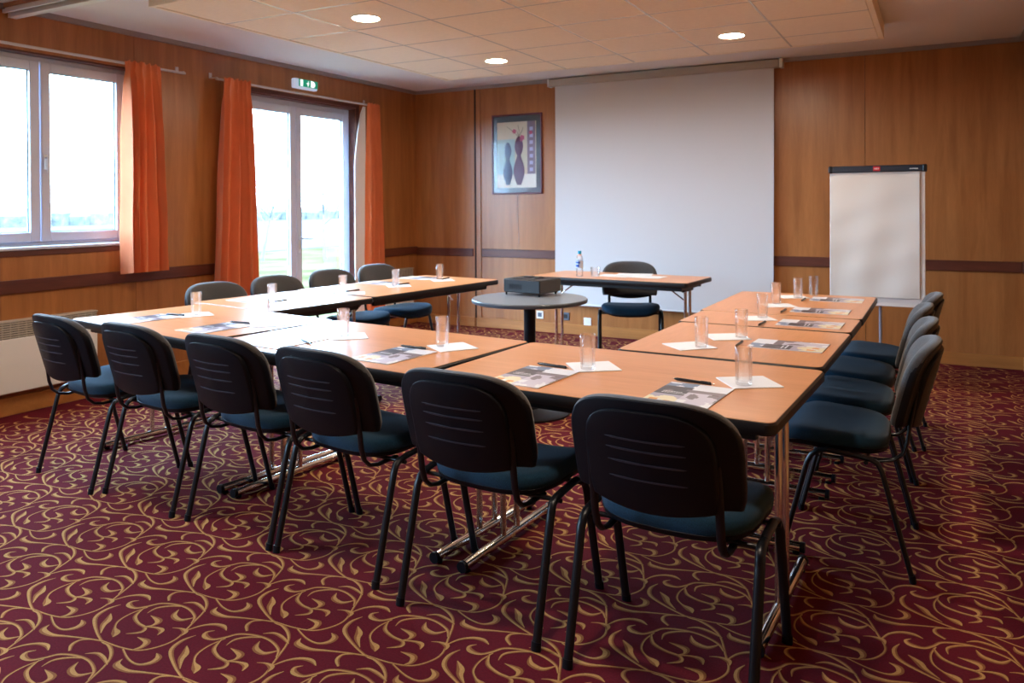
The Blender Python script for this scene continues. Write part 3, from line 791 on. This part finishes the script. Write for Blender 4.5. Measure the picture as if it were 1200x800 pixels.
pens = [(-.714,2.590,-10,'beside the brochure of the closest chair'),(-1.246,2.612,-12,'above the second brochure from the right, near table'),(-1.926,2.690,-4,'above the brochure at the middle table'),
 (-2.44,2.60,-28,'crossing the glaring white brochure'),(-3.138,2.866,1,'on the leftmost near table by a glass'),(-3.689,2.915,5,'far left, pale in the window glare'),
 (-3.63,3.635,92,'lying alone on the nearest window-side table'),(-3.604,4.30,80,'behind the glass before the right door pane'),(-3.557,4.83,79,'beside the glass in front of the lined curtain'),(-3.504,5.335,95,'farthest on the window side, by the last glass'),
 (-.735,3.375,90,'at the left end of the nearest right-side brochure'),(-.76,4.004,86,'left of the second right-side brochure'),(-.745,4.53,87,'left of the third right-side brochure'),(-.72,5.10,88,'left of the farthest right-side brochure')]
for (x,y,a,w) in pens: put(pp, x, y, TZ+.0005, a, 'slim black ballpoint pen '+w, 'pen', 'pens laid by the brochures')
naps = [(-.553,2.685,-56,'under the glass nearest the viewer'),(-1.116,2.685,-52,'under the second near-row glass from the right'),(-1.800,2.79,-35,'under the glass at the middle table'),
 (-2.375,2.80,-45,'under the tall glass in the middle glare'),(-2.985,2.905,-42,'under the glass left of the middle table seam'),(-3.619,2.985,-30,'under the glass at the far left'),
 (-3.53,3.53,-45,'under the first window-side glass'),(-3.52,4.20,-50,'under the window-side glass before the right pane'),(-3.535,4.745,-45,'under the window-side glass before the lined curtain'),(-3.480,5.255,-45,'under the farthest window-side glass'),
 (-.830,3.559,-58,'next to the nearest right-side brochure'),(-.918,3.262,-45,'peeking out under the closest right-side glass'),(-.827,4.20,-60,'next to the second right-side brochure'),(-.815,4.79,-62,'next to the third right-side brochure'),(-.812,5.27,-60,'next to the farthest right-side brochure')]
for (x,y,a,w) in naps: put(npk, x, y, TZ, a, 'white square paper napkin '+w, 'napkin', 'white napkins under the glasses')
gl = [(-.561,2.640,'nearest the viewer, at the near table corner'),(-1.119,2.641,'second nearest, left of the first on the near table'),(-1.851,2.790,'at the middle table, behind the fourth chair'),
 (-2.402,2.800,'standing in the white glare of the middle table'),(-3.006,2.900,'at the right end of the leftmost near table'),(-3.606,2.981,'farthest left of all'),
 (-3.57,3.51,'on the nearest window-side table'),(-3.574,4.165,'before the right door pane'),(-3.533,4.705,'before the lined curtain'),(-3.53,5.288,'last on the window side'),
 (-.864,3.255,'closest on the right side, left of the next'),(-.768,3.570,'right side, second from the viewer'),(-.803,4.24,'right side, third from the viewer'),(-.842,4.865,'tall against the screen edge, fourth on the right side'),(-.771,5.225,'fifth on the right side, left of two close together'),(-.700,5.40,'last on the right side, right of two close together')]
for (x,y,w) in gl: put(gp, x, y, TZ+.0026, 0, 'clear straight drinking glass '+w, 'glass', 'drinking glasses on the tables')
# low tumbler, bottle, papers on the presenter table
a = MB(); R, H, w = .042, .078, .002
a.lathe([(0,0),(R*.80,0),(R*.85,.002),(R,H-.001),(R-w,H-.001),(R*.83-w,.012),(0,.010)], n=36, close=True)
o = a.build('tumbler', M['tumbler'], None, loc=(-2.505,6.085,TZ), angle=50); tag(o, 'low clear tumbler beside the water bottle on the presenter table', 'glass')
bt = empty('water_bottle', (-2.608,5.995,TZ), 0, 'small plastic water bottle with blue cap on the presenter table', 'bottle')
a = MB(); a.lathe([(0,.004),(.018,0),(.027,.004),(.030,.012),(.028,.03),(.030,.05),(.029,.13),(.030,.145),(.024,.168),(.013,.186),(.012,.196),(.0,.196)], n=28, close=True); a.build('body', M['tumbler'], bt, angle=50)
a = MB(); a.lathe([(.0145,.190),(.0150,.192),(.0148,.213),(.013,.216)], n=24); a.build('cap', mat('blue_cap', (.0,.32,.55,1), .4), bt)
lb = MB(); lb.lathe([(.0305,.075),(.0306,.078),(.0306,.134),(.0305,.137)], n=28, close=True)
lbo = lb.build('bottle_label', mat('label_pale', (.55,.66,.85,1), .5), bt)
l2 = MB(); 
for (z0_, z1_, a0, a1) in ((.112,.128,190,300),(.084,.104,200,285)):
    n = 12; b = len(l2.v)
    for k in range(n+1):
        q = math.radians(a0+(a1-a0)*k/n); l2.v += [(.0309*math.cos(q), .0309*math.sin(q), z0_), (.0309*math.cos(q), .0309*math.sin(q), z1_)]
    for k in range(n): l2.face([b+2*k, b+2*k+2, b+2*k+3, b+2*k+1])
l2.build('label_print', mat('label_blue', (.02,.08,.4,1), .5), lbo)
a = MB(); a.lathe([(.0148,.176),(.019,.178),(.0150,.188),(.0135,.189)], n=24, close=True); a.build('neck_ring', mat('label_peach', (.8,.45,.32,1), .5), bt)
for k, (x, y, an, lab) in enumerate(((-2.37,6.20,-8,'left loose white sheet on the presenter table'),(-2.10,6.19,-3,'right loose white sheet on the presenter table'),(-2.25,6.33,12,'white sheet at the back of the presenter table'))):
    a = MB(); a.prism(rrect(.297,.21,.001,1), 0, .0012+.0004*k); o = a.build('paper_sheet', M['paper'], None, loc=(x,y,TZ+.0014*k), smooth=False)
    o.rotation_euler = (0,0,math.radians(an)); tag(o, lab, 'paper', 'sheets on the presenter table')

# ------------------------------------------------------------------ projection screen
sc_ = empty('projection_screen', (-2.38,YB,2.6), 0, 'large white pull-down projection screen on the back wall', 'projection screen')
def sb(mb, n, mt, par=sc_, l=(2.38,-YB,-2.6), **k):
    return mb.build(n, mt, par, loc=l, **k)
a = MB(); a.bbox(-3.525,-1.235,YB-.085,YB-.004,2.565,2.640,.008); sb(a, 'roller_case', M['case'])
a = MB(); a.bbox(-1.235,-1.205,YB-.088,YB-.002,2.560,2.645,.004); a.bbox(-3.545,-3.525,YB-.088,YB-.002,2.560,2.645,.004); sb(a, 'end_bracket', M['ring'])
rs = []; n = 24
for k in range(n+1):
    v = k/n; z = 2.575+(.325-2.575)*v; yy = YB-.055+.006*math.sin(v*5)
    xl, xr = -3.470-.008*v, -1.285-.012*v
    row = []; m = 10
    for i in range(m+1): row.append((xl+(xr-xl)*i/m, yy+.004*math.sin(3*i/m*PI)*v, z))
    for i in range(m,-1,-1): row.append((xl+(xr-xl)*i/m, yy+.0015+.004*math.sin(3*i/m*PI)*v, z))
    rs.append(row)
a = MB(); a.rings(rs); sb(a, 'screen_fabric', M['screen'], angle=60)
a = MB(); a.tube([(-3.49,YB-.053,.316),(-1.285,YB-.053,.316)], .012, n=12); sb(a, 'bottom_bar', M['ring'])

# ------------------------------------------------------------------ picture
fy = YB-.024
pic = empty('framed_picture', (-3.946,YB,1.885), 0, 'framed picture of two slim vases left of the projection screen', 'picture')
def pm(mb, n, mt): return mb.build(n, mt, pic, loc=(3.946,-YB,-1.885), smooth=False)
pw, ph = .302, .428
a = MB(); fw = .016
for (x0,x1,z0_,z1_) in ((-pw,-pw+fw,-ph,ph),(pw-fw,pw,-ph,ph),(-pw+fw,pw-fw,ph-fw,ph),(-pw+fw,pw-fw,-ph,-ph+fw)): a.bbox(-3.946+x0,-3.946+x1,fy,YB-.001,1.885+z0_,1.885+z1_,.003)
pm(a, 'frame', mat('plum_frame', (.13,.025,.05,1), .35))
def plate(mb, x0,x1,z0_,z1_, y, m=0): mb.box(-3.946+x0,-3.946+x1,y,y+.001,1.885+z0_,1.885+z1_,m)
a = MB(); plate(a,-pw+fw,pw-fw,-ph+fw,ph-fw,fy+.008); pm(a, 'mat_board', mat('grey_mat_board', (.055,.065,.075,1), .25, spec=.7))
ax0, ax1, az0, az1 = -.238, .235, -.360, .345
art = [mat('art_cream',(.56,.50,.38,1),.4), mat('art_blue',(.36,.50,.52,1),.4), mat('art_white',(.70,.68,.62,1),.4), mat('art_mauve',(.17,.11,.17,1),.4), mat('art_pale',(.42,.40,.60,1),.4),
       mat('art_indigo',(.025,.02,.09,1),.4), mat('art_plum',(.10,.015,.07,1),.4), mat('art_pink',(.45,.06,.14,1),.4), mat('art_twig',(.08,.06,.04,1),.4)]
a = MB(); plate(a,ax0,ax1,az0,az1,fy+.006,0); plate(a,ax0,-.02,-.24,.16,fy+.0054,1); plate(a,ax0,ax1,az0,-.215,fy+.0050,2); plate(a,.130,.225,-.215,.345,fy+.0046,3)
for k in range(7): plate(a,.158,.198,.245-.072*k,.283-.072*k,fy+.0042,4)
def vase(cx, zb, zt, wmax, m, y):
    n = 26; L_, R_ = [], []
    for i in range(n+1):
        t_ = i/n; z = zb+(zt-zb)*t_
        w = wmax*(.28+.72*math.sin(PI*min(1,t_/.62)*.9+.25)**1.4) if t_ < .60 else wmax*(.22+.55*math.sin(PI*(t_-.60)/.40)**.8)
        w = max(w, wmax*.2)
        L_.append((cx-w,z)); R_.append((cx+w,z))
    poly = L_+R_[::-1]; b = len(a.v)
    a.v += [(-3.946+x, y, 1.885+z) for x,z in poly]
    N = n+1
    for i in range(n): a.face([b+i, b+2*N-1-i, b+2*N-2-i, b+i+1], m)
vase(-.105,-.330,.125,.056,5,fy+.0038); vase(.030,-.330,.185,.066,6,fy+.0038)
for (x1_,z1_) in ((-.03,.26),(-.12,.30),(.02,.31),(.08,.28)):
    a.tube([(-3.946+.03,fy+.0035,1.885+.18),(-3.946+(.03+x1_)/2+.01,fy+.0035,1.885+.24),(-3.946+x1_,fy+.0035,1.885+z1_)], .0018, n=5, m=8)
for (cx,cz,r) in ((-.025,.243,.026),(.070,.172,.030),(.060,.150,.020),(.172,.222,.022)):
    b = len(a.v); n = 10
    a.v += [(-3.946+cx+r*math.cos(2*PI*k/n)*(.8+.3*(k%2)), fy+.0030, 1.885+cz+r*math.sin(2*PI*k/n)*(.8+.3*(k%2))) for k in range(n)]; a.face(range(b,b+n), 7)
pm(a, 'artwork', art)
a = MB(); a.box(-3.946-pw+fw,-3.946+pw-fw,fy+.0010,fy+.0018,1.885-ph+fw,1.885+ph-fw); pm(a, 'picture_glass', pane_mat('picture_glazing', .003))
a = MB(); a.tube([(-3.945,YB-.003,1.455),(-3.940,YB-.003,1.20),(-3.932,YB-.003,.93)], .0022, n=6)
tag(a.build('hanging_wire', mat('pale_wire', (.5,.42,.36,1), .5)), 'thin pale wire hanging down below the framed picture', 'wire')

# ------------------------------------------------------------------ sockets
def socket(x, z, w, h, m, inner, label):
    o = empty('wall_socket', (x,YB,z), 0, label, 'wall socket', 'wall sockets low on the back wall')
    a = MB(); a.bbox(-w/2,w/2,-.010,-.0005,-h/2,h/2,.003); a.build('cover_plate', m, o)
    a = MB(); a.bbox(-w*.28,w*.28,-.0115,-.0095,-h*.26,h*.26,.0008); a.build('socket_insert', inner, o)
DG = mat('dark_socket', (.10,.12,.16,1), .4)
socket(-3.684,.180,.082,.084,M['white'],DG,'white wall socket with dark insert right of the round table column')
socket(-3.385,.182,.080,.080,DG,M['darkslot'],'dark grey wall socket between the presenter table legs')
o = socket(-3.141,.140,.082,.084,M['white'],M['ring'],'plain white wall socket under the projection screen')

# ------------------------------------------------------------------ heaters
def heater(ya, yb, z0_, z1_, d, label, grille=True):
    o = empty('wall_heater', (XL,(ya+yb)/2,z0_), 0, label, 'heater', 'electric wall heaters')
    l = (-XL, -(ya+yb)/2, -z0_)
    a = MB(); a.bbox(XL+.012,XL+d,ya,yb,z0_,z1_-.115,.006); a.build('front_panel', M['heater'], o, loc=l)
    a = MB(); a.bbox(XL+.012,XL+d-.012,ya,yb,z1_-.115,z1_-.012,.002); a.build('grille_back', M['darkslot'], o, loc=l)
    a = MB(); n = 7
    for k in range(n): a.bbox(XL+d-.016,XL+d-.002,ya+.004,yb-.004,z1_-.110+k*.0142,z1_-.110+k*.0142+.009,.002)
    k = ya+.02
    while k < yb-.02:
        a.box(XL+d-.014,XL+d-.004,k,k+.004,z1_-.113,z1_-.012); k += .05
    a.build('grille', M['heater_grille'], o, loc=l)
    a = MB(); a.bbox(XL+.002,XL+d+.002,ya-.003,yb+.003,z1_-.012,z1_,.003); a.build('top_cover', M['heater_grille'], o, loc=l)
    a = MB(); a.box(XL+.0005,XL+.014,ya+.1,yb-.1,z0_+.05,z1_-.05); a.build('wall_bracket', M['heater'], o, loc=l)
heater(1.90, 3.46, .155, .618, .075, 'wide cream wall heater under the window')
heater(6.72, 7.26, .155, .640, .075, 'small cream wall heater in the far corner behind the curtain')

# ------------------------------------------------------------------ exit sign
ex = empty('exit_sign', (XL,5.585,2.487), 0, 'green and white emergency exit sign above the glazed door', 'exit sign')
a = MB(); a.bbox(.0005,.055,-.150,.150,-.045,.045,.008); a.build('housing', mat('exit_housing', (.62,.70,.80,1), .4, Emission_Color=(.6,.75,1,1), Emission_Strength=.25), ex)
gm = mat('exit_green', (.0,.22,.13,1), .4, Emission_Color=(0,.35,.2,1), Emission_Strength=.35); wm = mat('exit_white', (.85,.9,.88,1), .4, Emission_Color=(.8,.9,.9,1), Emission_Strength=.8)
a = MB(); a.box(.055,.0565,-.105,.148,-.026,.043); fo = a.build('face_plate', gm, ex, smooth=False)
a = MB()  # arrow, running figure, doorway seen from the room (+x)
def pl(pts):
    b = len(a.v); a.v.extend([(.0570,y,z) for y,z in pts]); a.face(range(b,b+len(pts)))
pl([(-.085,-.022),(-.050,-.022),(-.050,.038),(-.085,.038)])
pl([(.055,-.020),(.095,-.020),(.112,-.004),(.114,.012),(.104,.028),(.085,.037),(.055,.040)])
pl([(.012,-.018),(.020,-.018),(.026,.002),(.034,.012),(.028,.018),(.010,.016),(-.006,.008),(-.002,.003),(.010,.008),(.010,-.002)])
b = len(a.v); a.v.extend([(.0570,.022+.006*math.cos(k*PI/5),.027+.006*math.sin(k*PI/5)) for k in range(10)]); a.face(range(b,b+10))
a.build('pictogram', wm, fo, smooth=False)

# ------------------------------------------------------------------ flip chart
FY = 6.30
fc = empty('flip_chart', (-.38,FY,0), 0, 'white flip chart easel with navy top bar right of the screen', 'flip chart')
def fb(mb, n, mt, par=fc, **k): return mb.build(n, mt, par, **k)
w = .318
def tl(z): return (1.61-z)*-.035    # board leans back a little at the top
def leanbox(mb, x0, x1, z0_, z1_, d0, d1, r=.003):
    b = len(mb.v); mb.bbox(x0,x1,d0,d1,z0_,z1_,r)
    for i in range(b, len(mb.v)):
        x, y, z = mb.v[i]; mb.v[i] = (x, y+tl(z), z)
a = MB(); leanbox(a,-w,w-.005,.600,1.575,0,.018); fb(a, 'board', M['white'])
a = MB(); leanbox(a,-w-.006,w+.006,1.563,1.612,-.028,.024,.008); tb = fb(a, 'clamp_bar', M['navy'])
a = MB(); leanbox(a,-w-.008,-w+.022,1.560,1.614,-.031,.026,.006); leanbox(a,w-.022,w+.008,1.560,1.614,-.031,.026,.006); fb(a, 'bar_end', M['steel_black'], tb)
a = MB(); leanbox(a,-.022,.024,1.572,1.604,-.0300,-.0275,.0008); bd = fb(a, 'badge', M['red'], tb)
# badge lettering: four small white round letters as on the bar
a = MB()
def letter_n(x, z, s): 
    a.box(x, x+s*.22, -.0312, -.0300, z, z+s); a.box(x+s*.6, x+s*.82, -.0312, -.0300, z, z+s*.8); a.box(x+s*.22, x+s*.6, -.0312, -.0300, z+s*.72, z+s)
def letter_o(x, z, s):
    a.box(x, x+s*.2, -.0312, -.0300, z+s*.1, z+s*.9); a.box(x+s*.6, x+s*.8, -.0312, -.0300, z+s*.1, z+s*.9); a.box(x+s*.1, x+s*.7, -.0312, -.0300, z+s*.8, z+s); a.box(x+s*.1, x+s*.7, -.0312, -.0300, z, z+s*.2)
letter_n(-.016,1.584,.008); letter_o(-.008,1.584,.008)
a.box(-.0005,.0012,-.0312,-.0300,1.584,1.596); letter_o(.0003,1.584,.008); letter_o(.009,1.584,.008)
for i in range(len(a.v)):
    x,y,z = a.v[i]; a.v[i] = (x, y+tl(z), z)
a.build('badge_lettering', M['paper'], tb, smooth=False)
a = MB(); rnd = random.Random(3); x = .215
while x < .265: 
    l = rnd.uniform(.003,.006); a.box(x, x+l, -.0290, -.0278, 1.580, 1.587); x += l+.0018
for i in range(len(a.v)):
    x,y,z = a.v[i]; a.v[i] = (x, y+tl(z), z)
a.build('bar_lettering', M['paper'], tb, smooth=False)
rs = []; n = 26
for k in range(n+1):
    z = 1.566+(.655-1.566)*k/n; row = []; m = 14
    for i in range(m+1):
        x = -w+.004+(2*w-.045)*i/m; row.append((x, -.012-.004*math.sin(i*.9+k*.15)*(k/n)**.5*(1 if k < n else .6)+tl(z)-.002*math.sin(k*.9+i*.4), z))
    for i in range(m,-1,-1):
        x = -w+.004+(2*w-.045)*i/m; row.append((x, -.002+tl(z), z))
    rs.append(row)
a = MB(); a.rings(rs); fb(a, 'paper_pad', mat('pad_paper', (.72,.71,.68,1), .8), angle=70)
a = MB(); leanbox(a,-w,w-.005,.592,.602,-.004,.020,.002); fb(a, 'tray', M['ring'])
a = MB(); a.tube([(.02,.035,.03),(.02,.022,.9),(.02,.02,1.4)], .011, n=12); fb(a, 'pole', mat('pale_blue_metal', (.32,.36,.46,1), .35, .3))
for k in range(3):
    q = math.radians(90+120*k); a = MB(); a.tube([(.02,.035,.05),(.02+.30*math.cos(q),.035+.30*math.sin(q),.014)], .012, n=10); fb(a, 'leg', M['steel_black'])

# ------------------------------------------------------------------ light
world = bpy.data.worlds.new('sky'); scene.world = world; world.use_nodes = True
bg = world.node_tree.nodes['Background']; bg.inputs['Color'].default_value = (.44,.71,1.0,1); bg.inputs['Strength'].default_value = 31.0
def portal(y0, y1, z0_, z1_):
    l = bpy.data.lights.new('daylight_portal', 'AREA'); l.shape = 'RECTANGLE'; l.size = z1_-z0_; l.size_y = y1-y0; l.cycles.is_portal = True
    o = bpy.data.objects.new('daylight_portal', l); COL.objects.link(o); o.location = (XL-.24,(y0+y1)/2,(z0_+z1_)/2); o.rotation_euler = (0,-PI/2,0)
portal(WIN[0],WIN[1],WIN[2],WIN[3]); portal(DOOR[0],DOOR[1],0,DOOR[3]); portal(WIN_FILL[0],WIN_FILL[1],WIN_FILL[2],WIN_FILL[3])

# ------------------------------------------------------------------ camera
f, yaw, hy, roll, pitch, h = 918.3, .4960, 244.65, -.0060, -.0049, 1.34
s, c = math.sin(yaw), math.cos(yaw); cp, sp_ = math.cos(pitch), math.sin(pitch); cr, sr = math.cos(roll), math.sin(roll)
r0 = Vector((c,s,0)); d0 = Vector((0,0,-1)); f0 = Vector((-s,c,0))
d1 = d0*cp+f0*sp_; f1 = f0*cp-d0*sp_; r2 = r0*cr-d1*sr; d2 = r0*sr+d1*cr
cam = bpy.data.cameras.new('camera'); co = bpy.data.objects.new('camera', cam); COL.objects.link(co)
R = Matrix((r2, -d2, -f1)).transposed().to_4x4(); R.translation = Vector((0,0,h)); co.matrix_world = R
cam.sensor_width = 36; cam.lens = f/1200*36; cam.shift_y = -(400-hy)/1200; cam.clip_start = .05; cam.clip_end = 300
cam.dof.use_dof = True; cam.dof.focus_distance = 2.75; cam.dof.aperture_fstop = 5.0
scene.camera = co
scene.view_settings.view_transform = 'Standard'; scene.view_settings.look = 'None'; scene.view_settings.gamma = 1; scene.view_settings.use_curve_mapping = False
scene.view_settings.exposure = 0.72
try:
    scene.cycles.use_denoising = True; scene.cycles.max_bounces = 8; scene.cycles.transparent_max_bounces = 16
    scene.cycles.sample_clamp_indirect = 6; scene.cycles.caustics_reflective = False
except Exception: pass
